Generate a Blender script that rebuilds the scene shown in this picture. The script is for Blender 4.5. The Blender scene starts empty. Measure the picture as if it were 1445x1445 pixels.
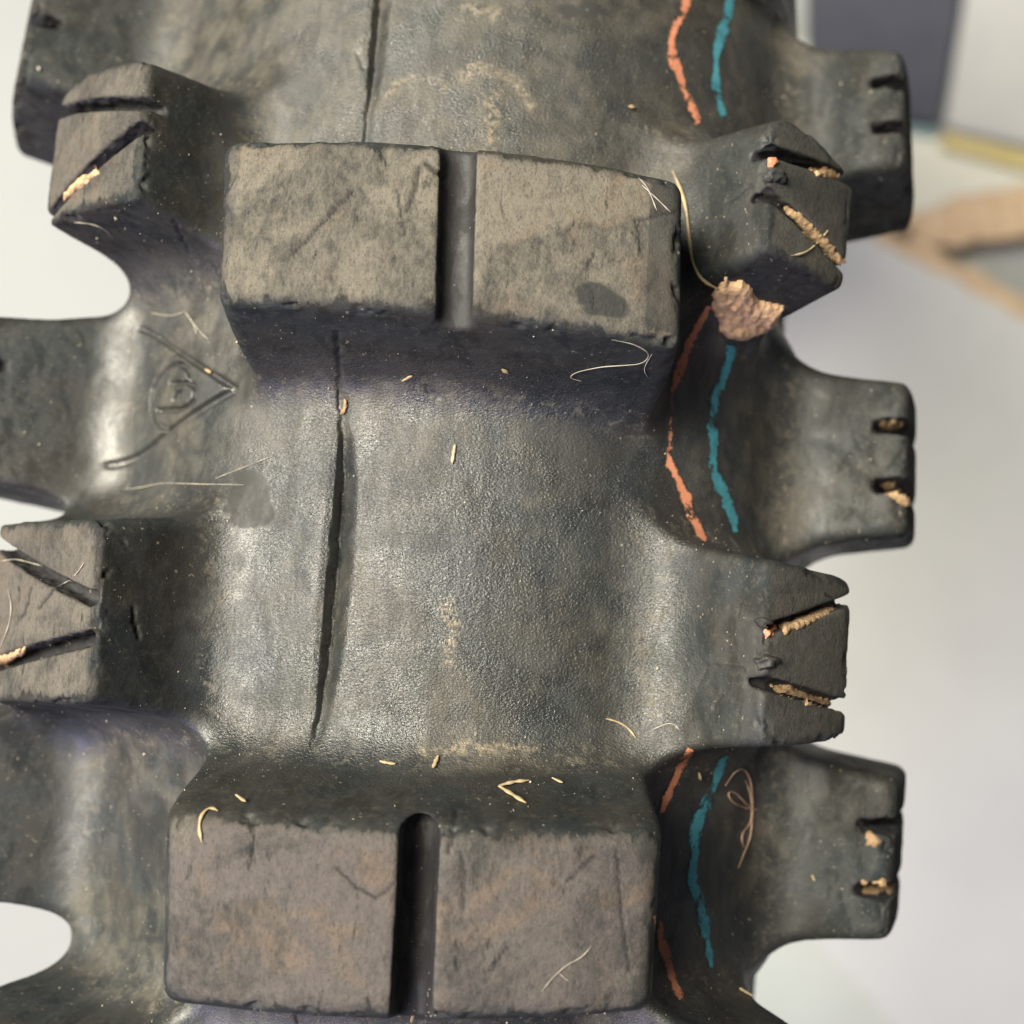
import bpy, math, random
import numpy as np
from mathutils import Vector, Matrix

random.seed(7); RNG = np.random.default_rng(11)
scene = bpy.context.scene
COL = scene.collection

# ------------------------------------------------------------------ camera
IMG = 1445.0                      # the photograph's pixel size
RC, RHO, HK = 320.0, 46.0, 15.0   # carcass crown radius, section radius, knob height (mm)
ZC = RC + HK                      # wheel axis height: knobs stand on the floor
CAM_D, TILT, ROLL = 135.0, math.radians(5.0), math.radians(3.5)
LENS, SENSOR = 50.0, 36.0
FPX = IMG * LENS / SENSOR
CAM = np.array([7.5, 0.0, ZC + RC + HK + CAM_D])
_d = np.array([0, math.sin(TILT), -math.cos(TILT)])
_u = np.array([0, math.cos(TILT), math.sin(TILT)])
_r = np.array([1.0, 0, 0])
C_R = math.cos(ROLL) * _r + math.sin(ROLL) * _u
C_U = -math.sin(ROLL) * _r + math.cos(ROLL) * _u
C_D = _d
MM = 0.001
cam = bpy.data.cameras.new('camera')
cam.lens, cam.sensor_width, cam.sensor_height = LENS, SENSOR, SENSOR
cam.clip_start, cam.clip_end = 0.005, 50.0
cam.dof.use_dof = True
cam.dof.focus_distance = 0.146
cam.dof.aperture_fstop = 18.5
camo = bpy.data.objects.new('camera', cam)
m = Matrix.Identity(4)
for i in range(3):
    m[i][0], m[i][1], m[i][2], m[i][3] = C_R[i], C_U[i], -C_D[i], CAM[i] * MM
camo.matrix_world = m
COL.objects.link(camo)
scene.camera = camo

# ------------------------------------------------------------------ light
world = bpy.data.worlds.new('World'); scene.world = world; world.use_nodes = True
world.node_tree.nodes['Background'].inputs[0].default_value = (0.80, 0.84, 1.0, 1)
world.node_tree.nodes['Background'].inputs[1].default_value = 0.085

def area(name, direction, dist, size, energy, color, target=(0.0, 0.0, 0.66)):
    L = bpy.data.lights.new(name, 'AREA'); L.shape = 'RECTANGLE'
    L.size, L.size_y = size; L.energy = energy; L.color = color
    o = bpy.data.objects.new(name, L); COL.objects.link(o)
    d = Vector(direction).normalized(); o.location = Vector(target) + d * dist
    o.rotation_euler = d.to_track_quat('Z', 'Y').to_euler()
    return o
area('window_light', (-0.60, 0.22, 1.0), 2.2, (1.25, 1.25), 200, (1.0, 0.942, 0.785))
area('violet_fill_light', (-0.55, -0.95, 0.52), 2.6, (0.75, 0.75), 42, (0.64, 0.60, 1.0))  # violet fill from the lower left; its source is unseen
scene.view_settings.view_transform = 'Standard'
scene.view_settings.look = 'None'
scene.view_settings.exposure = 0.0
scene.view_settings.gamma = 1.0

# ------------------------------------------------------------------ mapping helpers (mm)
def to3d(s, t, h):
    th = s / RC; ph = t / RHO
    r = (RC - RHO) + (RHO + h) * np.cos(ph)
    return np.stack([(RHO + h) * np.sin(ph), r * np.sin(th), ZC + r * np.cos(th)], -1)
def to_st(p):
    y, z = p[..., 1], p[..., 2] - ZC
    th = np.arctan2(y, z); r = np.hypot(y, z) - (RC - RHO)
    return RC * th, RHO * np.arctan2(p[..., 0], r), np.hypot(p[..., 0], r) - RHO
def project(p):
    q = p - CAM
    d = q @ C_D
    return np.stack([IMG / 2 + FPX * (q @ C_R) / d, IMG / 2 - FPX * (q @ C_U) / d], -1)
def ray(px, py):
    px = np.asarray(px, float); py = np.asarray(py, float)
    v = C_D + ((px - IMG / 2) / FPX)[..., None] * C_R - ((py - IMG / 2) / FPX)[..., None] * C_U
    return v / np.linalg.norm(v, axis=-1, keepdims=True)
def unproj(px, py, h):
    """pixel -> (s, t) on the sheet h above the carcass"""
    v = ray(px, py); d = 60.0; prev = None
    for i in range(2600):
        d += 0.08
        hh = to_st(CAM + v * d)[2]
        if hh < h: break
    s, t, _ = to_st(CAM + v * d)
    return float(s), float(t)
def s_from_y(py, t, h):
    lo, hi = -120.0, 140.0
    for _ in range(50):
        mid = (lo + hi) / 2
        if project(to3d(mid, t, h))[1] > py: lo = mid
        else: hi = mid
    return (lo + hi) / 2
def on_plane(px, py, z):
    v = ray(px, py); k = (z - CAM[2]) / v[..., 2]
    return CAM + v * k[..., None] if np.ndim(k) else CAM + v * k

def smax(a, b, k):
    h = np.maximum(k - np.abs(a - b), 0) / k
    return np.maximum(a, b) + h * h * k * 0.25
def smin(a, b, k):
    h = np.maximum(k - np.abs(a - b), 0) / k
    return np.minimum(a, b) - h * h * k * 0.25
def sstep(a, b, x):
    x = np.clip((x - a) / (b - a), 0, 1); return x * x * (3 - 2 * x)

def vnoise(p, seed=0):
    """value noise in -1..1 at points p (N,3)"""
    i = np.floor(p).astype(np.int64); f = p - i; f = f * f * (3 - 2 * f)
    out = np.zeros(len(p))
    for dx in (0, 1):
        for dy in (0, 1):
            for dz in (0, 1):
                n = (i[:, 0] + dx) * 374761393 + (i[:, 1] + dy) * 668265263 + (i[:, 2] + dz) * 2147483647 + seed * 9743
                n = (n ^ (n >> 13)) * 1274126177 & 0x7fffffff
                n = ((n ^ (n >> 16)) & 0xffff) / 32767.5 - 1
                w = (f[:, 0] if dx else 1 - f[:, 0]) * (f[:, 1] if dy else 1 - f[:, 1]) * (f[:, 2] if dz else 1 - f[:, 2])
                out += w * n
    return out

# ------------------------------------------------------------------ knob definitions
class Knob:
    def __init__(self, kind, poly, h0=HK, draft=0.16, kt=0.0, fil=5.0, re=0.7, rc=1.6):
        self.kind = kind
        p = np.array(poly, float)
        a = 0.5 * np.sum(p[:, 0] * np.roll(p[:, 1], -1) - p[:, 1] * np.roll(p[:, 0], -1))
        if a < 0: p = p[::-1]
        self.p, self.h0, self.draft, self.kt, self.fil, self.re, self.rc = p, h0, draft, kt, fil, re, rc
        self.c = p.mean(0); self.slots = []
    def wall(self, s, t, h):
        d = None
        for i in range(len(self.p)):
            a = self.p[i]; b = self.p[(i + 1) % len(self.p)]
            e = b - a; L = math.hypot(*e); n = np.array([e[1], -e[0]]) / L
            q = (s - a[0]) * n[0] + (t - a[1]) * n[1]
            d = q if d is None else smax(d, q, self.rc)
        return d - self.draft * np.maximum(self.top(s, t) - h, 0)
    def top(self, s, t):
        return self.h0 + self.kt * (t - self.c[1]) ** 2 + 0 * s
    def sdf(self, s, t, h):
        return smax(self.wall(s, t, h), h - self.top(s, t), self.re)
    def slotpx(self, a, b, w, depth, ext=1.6):
        a = np.array(unproj(*a, self.h0)); b = np.array(unproj(*b, self.h0))
        self.slots.append((a, a + (b - a) * ext, w, depth, 1.0))
    def slot(self, a, b, w, depth, taper=1.0):
        self.slots.append((np.array(a), np.array(b), w, depth, taper))
    def slot_sdf(self, sl, s, t, h):
        a, b, w, depth, tp = sl
        e = b - a; L2 = e @ e
        u = np.clip(((s - a[0]) * e[0] + (t - a[1]) * e[1]) / L2, 0, 1)
        dx = s - a[0] - u * e[0]; dy = t - a[1] - u * e[1]
        d = np.sqrt(dx * dx + dy * dy)
        floor = self.top(s, t) - depth * (tp + (1 - tp) * u)
        # round-bottomed slot, walls slightly open
        return smax(d - w * 0.5 - 0.05 * np.maximum(h - floor, 0), floor - h, w * 0.5)
    def bounds(self):
        g = self.draft * self.h0 + self.fil + 2
        lo = self.p.min(0) - g; hi = self.p.max(0) + g
        return lo, hi

def P(pts, h=HK): return [unproj(x, y, h) for x, y in pts]

KNOBS = []
def add(k): KNOBS.append(k); return k
KC = 0.0032
A = add(Knob('centre_knob', P([(324, 208), (957, 262), (953, 492), (314, 430)]), kt=KC, fil=3.6, draft=0.29, re=1.3))
A.slot(unproj(648, 185, HK), unproj(640, 470, HK), 2.5, 2.5)
B = add(Knob('centre_knob', P([(240, 1142), (930, 1168), (914, 1421), (232, 1408)]), kt=KC, fil=4.5, draft=0.29, re=2.4))
B.slot(unproj(592, 1178, HK), unproj(578, 1470, HK), 2.4, 5.5)

R1 = add(Knob('shoulder_knob', P([(1090, 166), (1125, 170), (1208, 256), (1190, 411), (1080, 352)]), fil=6.5))
R1.slotpx((1090, 213), (1170, 240), 1.15, 2.6)
R1.slotpx((1090, 275), (1180, 362), 1.35, 2.6)
R2 = add(Knob('shoulder_knob', P([(1084, 788), (1203, 820), (1194, 1044), (1076, 1054)]), fil=6.5))
R2.slotpx((1092, 886), (1175, 857), 0.95, 2.4)
R2.slotpx((1084, 965), (1172, 990), 1.2, 2.4)
L1 = add(Knob('shoulder_knob', P([(84, 140), (125, 98), (212, 84), (193, 280), (62, 320)]), fil=6.5))
L1.slotpx((202, 146), (112, 150), 1.3, 2.6)
L1.slotpx((192, 182), (90, 276), 1.8, 2.8)
L2 = add(Knob('shoulder_knob', P([(-4, 742), (143, 734), (131, 992), (-24, 987)]), fil=6.5))
L2.slotpx((124, 844), (20, 786), 1.5, 2.6)
L2.slotpx((120, 902), (20, 928), 1.5, 2.8)
def shifted(k, ds):
    q = Knob(k.kind, k.p + np.array([ds, 0]), k.h0, k.draft, k.kt, k.fil, k.re, k.rc)
    for a, b, w, dp, tp in k.slots: q.slots.append((a + [ds, 0], b + [ds, 0], w, dp, tp))
    return q
PR = R1.c[0] - R2.c[0]; PL = L1.c[0] - L2.c[0]
R3 = add(shifted(R2, -PR)); L3 = add(shifted(L2, -PL))

def side(sign, y0, y1, hs=15.0, ph=(63, 83)):
    tm = sign * math.radians(74) * RHO
    s0, s1 = s_from_y(y0, tm, hs), s_from_y(y1, tm, hs)
    t0, t1 = sign * math.radians(ph[0]) * RHO, sign * math.radians(ph[1]) * RHO
    k = Knob('side_knob', [(s0, t0), (s1, t0), (s1 + 1, t1), (s0 - 1, t1)], h0=hs, draft=0.16, fil=6.5, re=1.1, rc=2.2)
    w = s1 - s0
    for f, g in ((0.31, 0.27), (0.69, 0.74)):
        k.slot((s0 + w * f, t0 - sign * 1.5), (s0 + w * g, t1 + sign * 4), 1.7, 4.0)
    return add(k)
S1 = side(1, 138, 292); S2 = side(1, 572, 772); S3 = side(1, 1082, 1296)
PS = S1.c[0] - S2.c[0]
S0 = add(shifted(S1, PS - 3.0))
T1 = side(-1, -60, 178, 19.0); T2 = side(-1, 480, 690, 19.0); T3 = side(-1, 1000, 1230, 19.0)
SEAM_PX = [(527, 5), (520, 100), (512, 205), (470, 450), (480, 560), (478, 620), (470, 720), (462, 800), (455, 900), (447, 1000), (440, 1060), (425, 1120), (418, 1440)]
SEAM = np.array([unproj(x, y, 0.0) for x, y in SEAM_PX]); SEAM = SEAM[np.argsort(SEAM[:, 0])]

# ------------------------------------------------------------------ signed field in (s, t, h)
def emblem_dist(s, t):
    def pl(pts): return np.array([unproj(x, y, 0.0) for x, y in pts])
    segs = []
    segs.append((pl([(211, 467), (331, 548)]), 0.30))
    segs.append((pl([(331, 549), (184, 661)]), 0.42))
    ang = np.radians(np.linspace(45, 300, 26))
    D1 = [(268, 535), (264, 522), (255, 514), (243, 515), (231, 523), (222, 535), (216, 549), (214, 563), (214, 578), (217, 591), (223, 600), (232, 605)]
    D2 = [(222, 579), (238, 578), (254, 577), (265, 572), (273, 563), (275, 551), (271, 543), (262, 540), (240, 541)]
    D3 = [(244, 564), (248, 556), (254, 553)]
    segs += [(pl(D1), 0.28), (pl(D2), 0.26), (pl(D3), 0.28)]
    out = np.full(np.broadcast(s, t).shape, 9.0)
    for pts, w in segs:
        for a, b in zip(pts[:-1], pts[1:]):
            e = b - a; u = np.clip(((s - a[0]) * e[0] + (t - a[1]) * e[1]) / (e @ e), 0, 1)
            d = np.hypot(s - a[0] - u * e[0], t - a[1] - u * e[1]) - w
            out = np.minimum(out, d)
    return out

SCOOPS = []
def scoop_between(ka, kb, sign):
    # hollow in the shoulder between two neighbouring side knobs
    ea, eb = sorted([(ka.p[:, 0].min(), ka.p[:, 0].max()), (kb.p[:, 0].min(), kb.p[:, 0].max())])
    sm = 0.5 * (ea[1] + eb[0]); gap = eb[0] - ea[1]
    SCOOPS.append((sm, sign * math.radians(62) * RHO, gap * 0.5 - 0.6)); 
scoop_between(S0, S1, 1); scoop_between(S1, S2, 1); scoop_between(S2, S3, 1)
scoop_between(T1, T2, -1); scoop_between(T2, T3, -1)
SCOOPS.append((2 * S3.c[0] - SCOOPS[2][0], math.radians(62) * RHO, SCOOPS[2][2]))
SCOOPS.append((2 * T3.c[0] - SCOOPS[4][0], -math.radians(62) * RHO, SCOOPS[4][2]))

def carcass_height(s, t, fine=True):
    h = 0.0 * s * t
    if fine:
        ts = np.interp(s, SEAM[:, 0], SEAM[:, 1])
        x = t - ts + 0.10 * np.sin(s * 1.1) * np.sin(s * 0.43 + 1) + 0.05 * np.sin(s * 5.3 + 2) * np.sin(s * 2.2)
        s0, s1 = unproj(478, 590, 0)[0], unproj(440, 1070, 0)[0]
        lens = np.clip((s0 - s) / (s0 - s1), 0, 1); lens = np.maximum(np.sin(np.pi * lens ** 0.8), 0) ** 0.7
        lens = np.maximum(lens, 0.6 * sstep(unproj(510, 230, 0)[0], unproj(520, 60, 0)[0], s))
        lens = np.maximum(lens, 0.18)
        h = h - lens * sstep(-0.08, 0.12, x) * (2.0 * (1 - sstep(0.15, 1.0 + 2.2 * lens, x)) + 0.35 * np.exp(-np.maximum(x, 0) / 2.0))      # low side
        h = h + lens * (0.22 * sstep(-4.5, -1.2, x) - 0.40 * sstep(-1.1, -0.1, x)) * (1 - sstep(-0.08, 0.1, x))     # lip
        h = h - 0.65 * sstep(0.22, -0.15, emblem_dist(s, t))
    return h

def build_field(s, t, h, knobs, fine=True):
    """s,t,h 1-D axes; returns D and owner id grids"""
    S, T = s[:, None].astype(np.float32), t[None, :].astype(np.float32)
    hc = carcass_height(S, T, fine).astype(np.float32)
    D = h[None, None, :].astype(np.float32) - hc[:, :, None]
    own = np.zeros(D.shape, np.int8)
    base = D.copy()
    order = sorted(enumerate(knobs), key=lambda q: q[1].kind != 'side_knob'); cut = not fine
    for n, k in order + [(-1, None)]:
        now = not cut and (k is None or k.kind != 'side_knob')
        if now:
            cut = True
            for (a, b, r) in SCOOPS:
                i0, i1 = np.searchsorted(s, [a - r - 2, a + r + 2])
                lo, hi = (b - r - 2, 99) if b > 0 else (-99, b + r + 2)
                j0, j1 = np.searchsorted(t, [lo, hi])
                ss = s[i0:i1, None, None].astype(np.float32) - a; tt = t[None, j0:j1, None].astype(np.float32) - b; hh = h[None, None, :].astype(np.float32)
                if b > 0: tt = np.minimum(tt, 0)
                else: tt = np.maximum(tt, 0)
                q = np.sqrt(ss * ss + tt * tt * 1.1 + (hh - (r - 2.6)) ** 2) - r
                q = np.where(hh > r - 2.6, np.sqrt(ss * ss + tt * tt * 1.1) - r, q)
                D[i0:i1, j0:j1] = smax(D[i0:i1, j0:j1], -q, 0.7)
        if k is None: break
        lo, hi = k.bounds()
        i0, i1 = np.searchsorted(s, [lo[0], hi[0]]); j0, j1 = np.searchsorted(t, [lo[1], hi[1]])
        if i1 - i0 < 2 or j1 - j0 < 2: continue
        ss = s[i0:i1, None, None].astype(np.float32); tt = t[None, j0:j1, None].astype(np.float32); hh = h[None, None, :].astype(np.float32)
        d = k.sdf(ss, tt, hh)
        own[i0:i1, j0:j1][d < base[i0:i1, j0:j1] + 0.0] = n + 1
        sub = smin(D[i0:i1, j0:j1], d, k.fil)
        for sl in k.slots:
            q = k.slot_sdf(sl, ss, tt, hh)
            sub = smax(sub, -q, 0.45)
        D[i0:i1, j0:j1] = sub
    return D, own

def surface_nets(D):
    S = D < 0
    c = np.zeros(tuple(n - 1 for n in D.shape), np.uint8)
    nx, ny, nz = c.shape
    offs = [(i, j, k) for i in (0, 1) for j in (0, 1) for k in (0, 1)]
    for i, j, k in offs: c += S[i:i + nx, j:j + ny, k:k + nz]
    act = np.flatnonzero(((c > 0) & (c < 8)).ravel()); del c
    I, J, K = np.unravel_index(act, (nx, ny, nz))
    V = {o: D[I + o[0], J + o[1], K + o[2]] for o in offs}
    acc = np.zeros((len(I), 3)); cnt = np.zeros(len(I))
    for a in offs:
        for ax in range(3):
            if a[ax]: continue
            b = list(a); b[ax] = 1; b = tuple(b)
            va, vb = V[a], V[b]; mk = (va < 0) != (vb < 0)
            u = np.where(mk, va / np.where(mk, va - vb, 1), 0)
            pt = np.tile(np.array(a, float), (len(I), 1)); pt[:, ax] = u
            acc[mk] += pt[mk]; cnt[mk] += 1
    verts = acc / cnt[:, None] + np.stack([I, J, K], 1)
    vid = np.full(nx * ny * nz, -1, np.int32); vid[act] = np.arange(len(act), dtype=np.int32); vid = vid.reshape(nx, ny, nz)
    quads = []
    for ax in range(3):
        sl0 = [slice(1, n) for n in (nx, ny, nz)]; sl0[ax] = slice(0, (nx, ny, nz)[ax]); sl1 = list(sl0)
        sl1[ax] = slice(1, (nx, ny, nz)[ax] + 1)
        a = S[tuple(sl0)]; b = S[tuple(sl1)]
        e = np.argwhere(a != b)
        off = np.ones(3, int); off[ax] = 0; e = e + off
        flip = S[e[:, 0], e[:, 1], e[:, 2]]
        b1, b2 = [x for x in range(3) if x != ax]
        def cell(d1, d2):
            q = e.copy(); q[:, b1] -= d1; q[:, b2] -= d2
            return vid[q[:, 0], q[:, 1], q[:, 2]]
        Q = np.stack([cell(1, 1), cell(0, 1), cell(0, 0), cell(1, 0)], 1)
        if ax == 1: flip = ~flip
        Q[flip] = Q[flip][:, ::-1]
        quads.append(Q)
    F = np.concatenate(quads); F = F[(F >= 0).all(1)]
    return verts, F

def vert_normals(P3, F):
    a, b, c, d = (P3[F[:, i]] for i in range(4))
    n = np.cross(c - a, d - b)
    N = np.zeros_like(P3)
    for i in range(4):
        for ax in range(3): N[:, ax] += np.bincount(F[:, i], n[:, ax], len(P3))
    return N / np.maximum(np.linalg.norm(N, axis=1, keepdims=True), 1e-9)

def masks(knobs, st):
    """top-face mask, slot mask and worn-edge mask at vertices"""
    top = np.zeros(len(st)); slot = np.zeros(len(st)); edge = np.zeros(len(st))
    s, t, h = st.T
    for k in knobs:
        lo, hi = k.bounds()
        q = np.flatnonzero((s > lo[0]) & (s < hi[0]) & (t > lo[1]) & (t < hi[1]))
        if not len(q): continue
        ss, tt, hh = s[q], t[q], h[q]
        w = k.wall(ss, tt, np.full_like(hh, k.h0)); dt = k.top(ss, tt) - hh
        tp = sstep(0.6, -1.5, w) * sstep(1.8, 0.5, dt)
        sm = np.zeros(len(q))
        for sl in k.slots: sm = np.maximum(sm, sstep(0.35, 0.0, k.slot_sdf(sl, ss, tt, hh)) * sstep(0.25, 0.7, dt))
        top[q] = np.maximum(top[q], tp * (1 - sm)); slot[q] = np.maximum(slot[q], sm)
        edge[q] = np.maximum(edge[q], sstep(1.3, 0.2, np.abs(w)) * sstep(1.8, 0.3, dt))
    return top, slot, edge

def make_mesh(name, verts_mm, faces, normals=None, attrs=None, mat=None, origin=(0, 0, 0)):
    me = bpy.data.meshes.new(name)
    V = np.ascontiguousarray((verts_mm - np.array(origin)) * MM, dtype=np.float32); nF = len(faces); k = faces.shape[1]
    me.vertices.add(len(V)); me.vertices.foreach_set('co', V.ravel())
    me.loops.add(nF * k); me.loops.foreach_set('vertex_index', np.ascontiguousarray(faces, dtype=np.int32).ravel())
    me.polygons.add(nF); me.polygons.foreach_set('loop_start', np.arange(0, nF * k, k, dtype=np.int32))
    me.polygons.foreach_set('use_smooth', np.ones(nF, dtype=bool))
    me.update(calc_edges=True)
    for an, arr in (attrs or {}).items():
        if arr.ndim == 1:
            at = me.attributes.new(an, 'FLOAT', 'POINT'); at.data.foreach_set('value', arr.astype(np.float32))
        else:
            at = me.attributes.new(an, 'FLOAT_VECTOR', 'POINT'); at.data.foreach_set('vector', arr.astype(np.float32).ravel())
    if normals is not None: me.normals_split_custom_set_from_vertices(normals.astype(np.float32))
    if mat: me.materials.append(mat)
    return me

def link(name, me, parent=None, **props):
    o = bpy.data.objects.new(name, me); COL.objects.link(o)
    if parent is not None: o.parent = parent
    for k, v in props.items(): o[k] = v
    return o

# ------------------------------------------------------------------ materials
class NT:
    def __init__(self, name):
        self.m = bpy.data.materials.new(name); self.m.use_nodes = True
        self.t = self.m.node_tree; self.b = self.t.nodes['Principled BSDF']
        self.out = self.t.nodes['Material Output']
    def n(self, typ, **kw):
        nd = self.t.nodes.new(typ)
        for k, v in kw.items(): setattr(nd, k, v)
        return nd
    def set(self, sock, v):
        if hasattr(v, 'links') or isinstance(v, bpy.types.NodeSocket): self.t.links.new(v, sock)
        elif isinstance(v, (tuple, list)) and len(v) == 3 and sock.type == 'RGBA': sock.default_value = (*v, 1)
        else: sock.default_value = v
    def math(self, op, a, b=None, clamp=False):
        nd = self.n('ShaderNodeMath', operation=op, use_clamp=clamp); self.set(nd.inputs[0], a)
        if b is not None: self.set(nd.inputs[1], b)
        return nd.outputs[0]
    def attr(self, name, out='Fac'): return self.n('ShaderNodeAttribute', attribute_name=name).outputs[out]
    def scale(self, v, sc):
        nd = self.n('ShaderNodeMapping'); self.set(nd.inputs['Vector'], v); nd.inputs['Scale'].default_value = sc
        return nd.outputs[0]
    def noise(self, v, scale, detail=3, rough=0.55, dist=0.0):
        nd = self.n('ShaderNodeTexNoise'); self.set(nd.inputs['Vector'], v)
        nd.inputs['Scale'].default_value = scale; nd.inputs['Detail'].default_value = detail
        nd.inputs['Roughness'].default_value = rough; nd.inputs['Distortion'].default_value = dist
        return nd.outputs['Fac']
    def ramp(self, v, a, b, lo=0.0, hi=1.0):
        nd = self.n('ShaderNodeMapRange', interpolation_type='SMOOTHSTEP'); self.set(nd.inputs['Value'], v)
        for i, x in zip((1, 2, 3, 4), (a, b, lo, hi)): self.set(nd.inputs[i], x)
        return nd.outputs[0]
    def mix(self, f, a, b):
        nd = self.n('ShaderNodeMix', data_type='RGBA'); self.set(nd.inputs[0], f); self.set(nd.inputs[6], a); self.set(nd.inputs[7], b)
        return nd.outputs[2]
    def bump(self, hgt, dist, strength=1.0, nrm=None):
        nd = self.n('ShaderNodeBump'); self.set(nd.inputs['Height'], hgt); nd.inputs['Distance'].default_value = dist
        self.set(nd.inputs['Strength'], strength)
        if nrm is not None: self.set(nd.inputs['Normal'], nrm)
        return nd.outputs[0]

def rubber_material():
    k = NT('dusty_rubber'); st = k.attr('st', 'Vector')
    top, slot, clean = k.attr('top'), k.attr('slot'), k.attr('clean')
    big = k.noise(st, 0.07, 3, 0.5, 0.6)
    mid = k.noise(st, 0.32, 4, 0.6, 0.4)
    streak = k.noise(k.scale(st, (0.40, 0.75, 0.6)), 1.0, 6, 0.72, 0.6)
    fine = k.noise(st, 3.2, 3, 0.7)
    speck = k.noise(st, 1.9, 1, 0.5)
    # dust film on the carcass
    film = k.math('MULTIPLY', k.ramp(big, 0.36, 0.68), k.ramp(mid, 0.30, 0.72))
    film = k.math('ADD', film, k.math('MULTIPLY', k.ramp(streak, 0.5, 0.8), 0.45), clamp=True)
    sx = k.n('ShaderNodeSeparateXYZ'); k.set(sx.inputs[0], st)
    film = k.math('ADD', film, k.math('MULTIPLY', k.ramp(sx.outputs[0], 22.0, 55.0), k.ramp(mid, 0.35, 0.65, 0.14, 0.34)), clamp=True)
    film = k.math('MULTIPLY', film, k.ramp(sx.outputs[2], 1.5, 5.5, 0.85, 0.22))
    film = k.math('MULTIPLY', film, k.math('SUBTRACT', 1.0, k.math('MULTIPLY', clean, 0.9)), clamp=True)
    hue = k.noise(st, 0.11, 2, 0.5, 0.3)
    bare = k.mix(k.ramp(hue, 0.38, 0.62), (0.015, 0.0185, 0.0205), (0.020, 0.0195, 0.0185))
    col = k.mix(film, bare, (0.066, 0.059, 0.046))
    foot = k.math('MULTIPLY', k.ramp(sx.outputs[2], 0.15, 1.0), k.ramp(sx.outputs[2], 5.0, 1.8))
    foot = k.math('MULTIPLY', foot, k.ramp(k.noise(st, 0.75, 6, 0.8, 0.6), 0.50, 0.66))
    col = k.mix(k.math('MULTIPLY', foot, 0.55), col, (0.125, 0.105, 0.075))
    # worn tops: grey rubber, beige and brown dust, dark pits
    warm = k.noise(st, 0.16, 4, 0.62, 0.8)
    tint = k.attr('tint'); dusty = k.attr('dusty')
    tcol = k.mix(k.math('ADD', tint, k.math('MULTIPLY', k.math('SUBTRACT', big, 0.5), 1.2), clamp=True), (0.158, 0.143, 0.116), (0.112, 0.098, 0.091))
    tcol = k.mix(k.math('MULTIPLY', k.ramp(warm, 0.50, 0.68), k.math('ADD', 0.40, k.math('MULTIPLY', tint, 0.15))), tcol, (0.165, 0.120, 0.086))
    scr = k.noise(k.scale(st, (1.0, 2.6, 2.0)), 1.0, 6, 0.85, 0.5)
    td = k.math('ADD', k.math('MULTIPLY', k.ramp(streak, 0.32, 0.64), 0.45), k.math('MULTIPLY', k.ramp(k.noise(st, 0.085, 4, 0.6, 0.9), 0.40, 0.58), 0.48))
    td = k.math('ADD', td, k.math('MULTIPLY', k.ramp(scr, 0.36, 0.60), 0.38))
    td = k.math('MULTIPLY', td, k.math('SUBTRACT', 1.0, k.math('MULTIPLY', clean, 0.85)), clamp=True)
    td = k.math('MULTIPLY', td, dusty)
    tcol = k.mix(td, (0.034, 0.036, 0.036), tcol)
    pits = k.noise(k.scale(st, (1.2, 2.4, 1.8)), 2.2, 4, 0.8)
    tcol = k.mix(k.math('MULTIPLY', k.ramp(pits, 0.50, 0.30), 0.80), tcol, (0.042, 0.040, 0.040))
    tf = k.math('MULTIPLY', top, k.ramp(k.math('ADD', k.math('MULTIPLY', top, 0.8), k.math('MULTIPLY', k.math('SUBTRACT', k.noise(k.scale(st, (0.22, 0.9, 0.5)), 1.0, 5, 0.7, 0.3), 0.5), 2.2)), 0.30, 0.62))
    sepz = k.n('ShaderNodeSeparateXYZ'); k.set(sepz.inputs[0], st)
    fleck = k.math('MULTIPLY', k.ramp(k.noise(st, 1.1, 6, 0.85, 0.5), 0.50, 0.66), k.ramp(sepz.outputs[2], 3.0, 9.0))
    col = k.mix(k.math('MULTIPLY', fleck, 0.32), col, (0.100, 0.090, 0.068))
    col = k.mix(tf, col, tcol)
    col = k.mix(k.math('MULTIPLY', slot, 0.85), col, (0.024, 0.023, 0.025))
    mk = k.math('MULTIPLY', k.attr('mark'), k.ramp(k.noise(st, 1.4, 4, 0.7), 0.42, 0.62))
    col = k.mix(k.math('MULTIPLY', mk, 0.75), col, (0.22, 0.175, 0.115))
    col = k.mix(k.math('MULTIPLY', clean, k.math('SUBTRACT', 0.8, k.math('MULTIPLY', top, 0.8))), col, (0.020, 0.020, 0.019))
    # pale pin-point dust
    col = k.mix(k.math('MULTIPLY', k.ramp(speck, 0.735, 0.77), k.math('SUBTRACT', 0.45, k.math('MULTIPLY', top, 0.4))), col, (0.30, 0.26, 0.20))
    k.set(k.b.inputs['Base Color'], col)
    rg = k.math('ADD', 0.35, k.math('MULTIPLY', film, 0.14))
    rg = k.math('ADD', rg, k.math('MULTIPLY', k.ramp(warm, 0.40, 0.60), 0.16))
    rg = k.math('ADD', rg, k.math('MULTIPLY', foot, 0.25))
    sep = k.n('ShaderNodeSeparateXYZ'); k.set(sep.inputs[0], st)
    wallm = k.ramp(sep.outputs[2], 3.0, 8.0)
    rg = k.math('ADD', rg, k.math('MULTIPLY', wallm, 0.17))
    rg = k.math('ADD', rg, k.math('MULTIPLY', top, 0.14))
    rg = k.math('ADD', rg, k.math('MULTIPLY', clean, 0.25))
    rg = k.math('ADD', rg, k.ramp(k.math('ABSOLUTE', sep.outputs[1]), 26.0, 38.0, 0.0, 0.08))
    k.set(k.b.inputs['Roughness'], rg)
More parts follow.
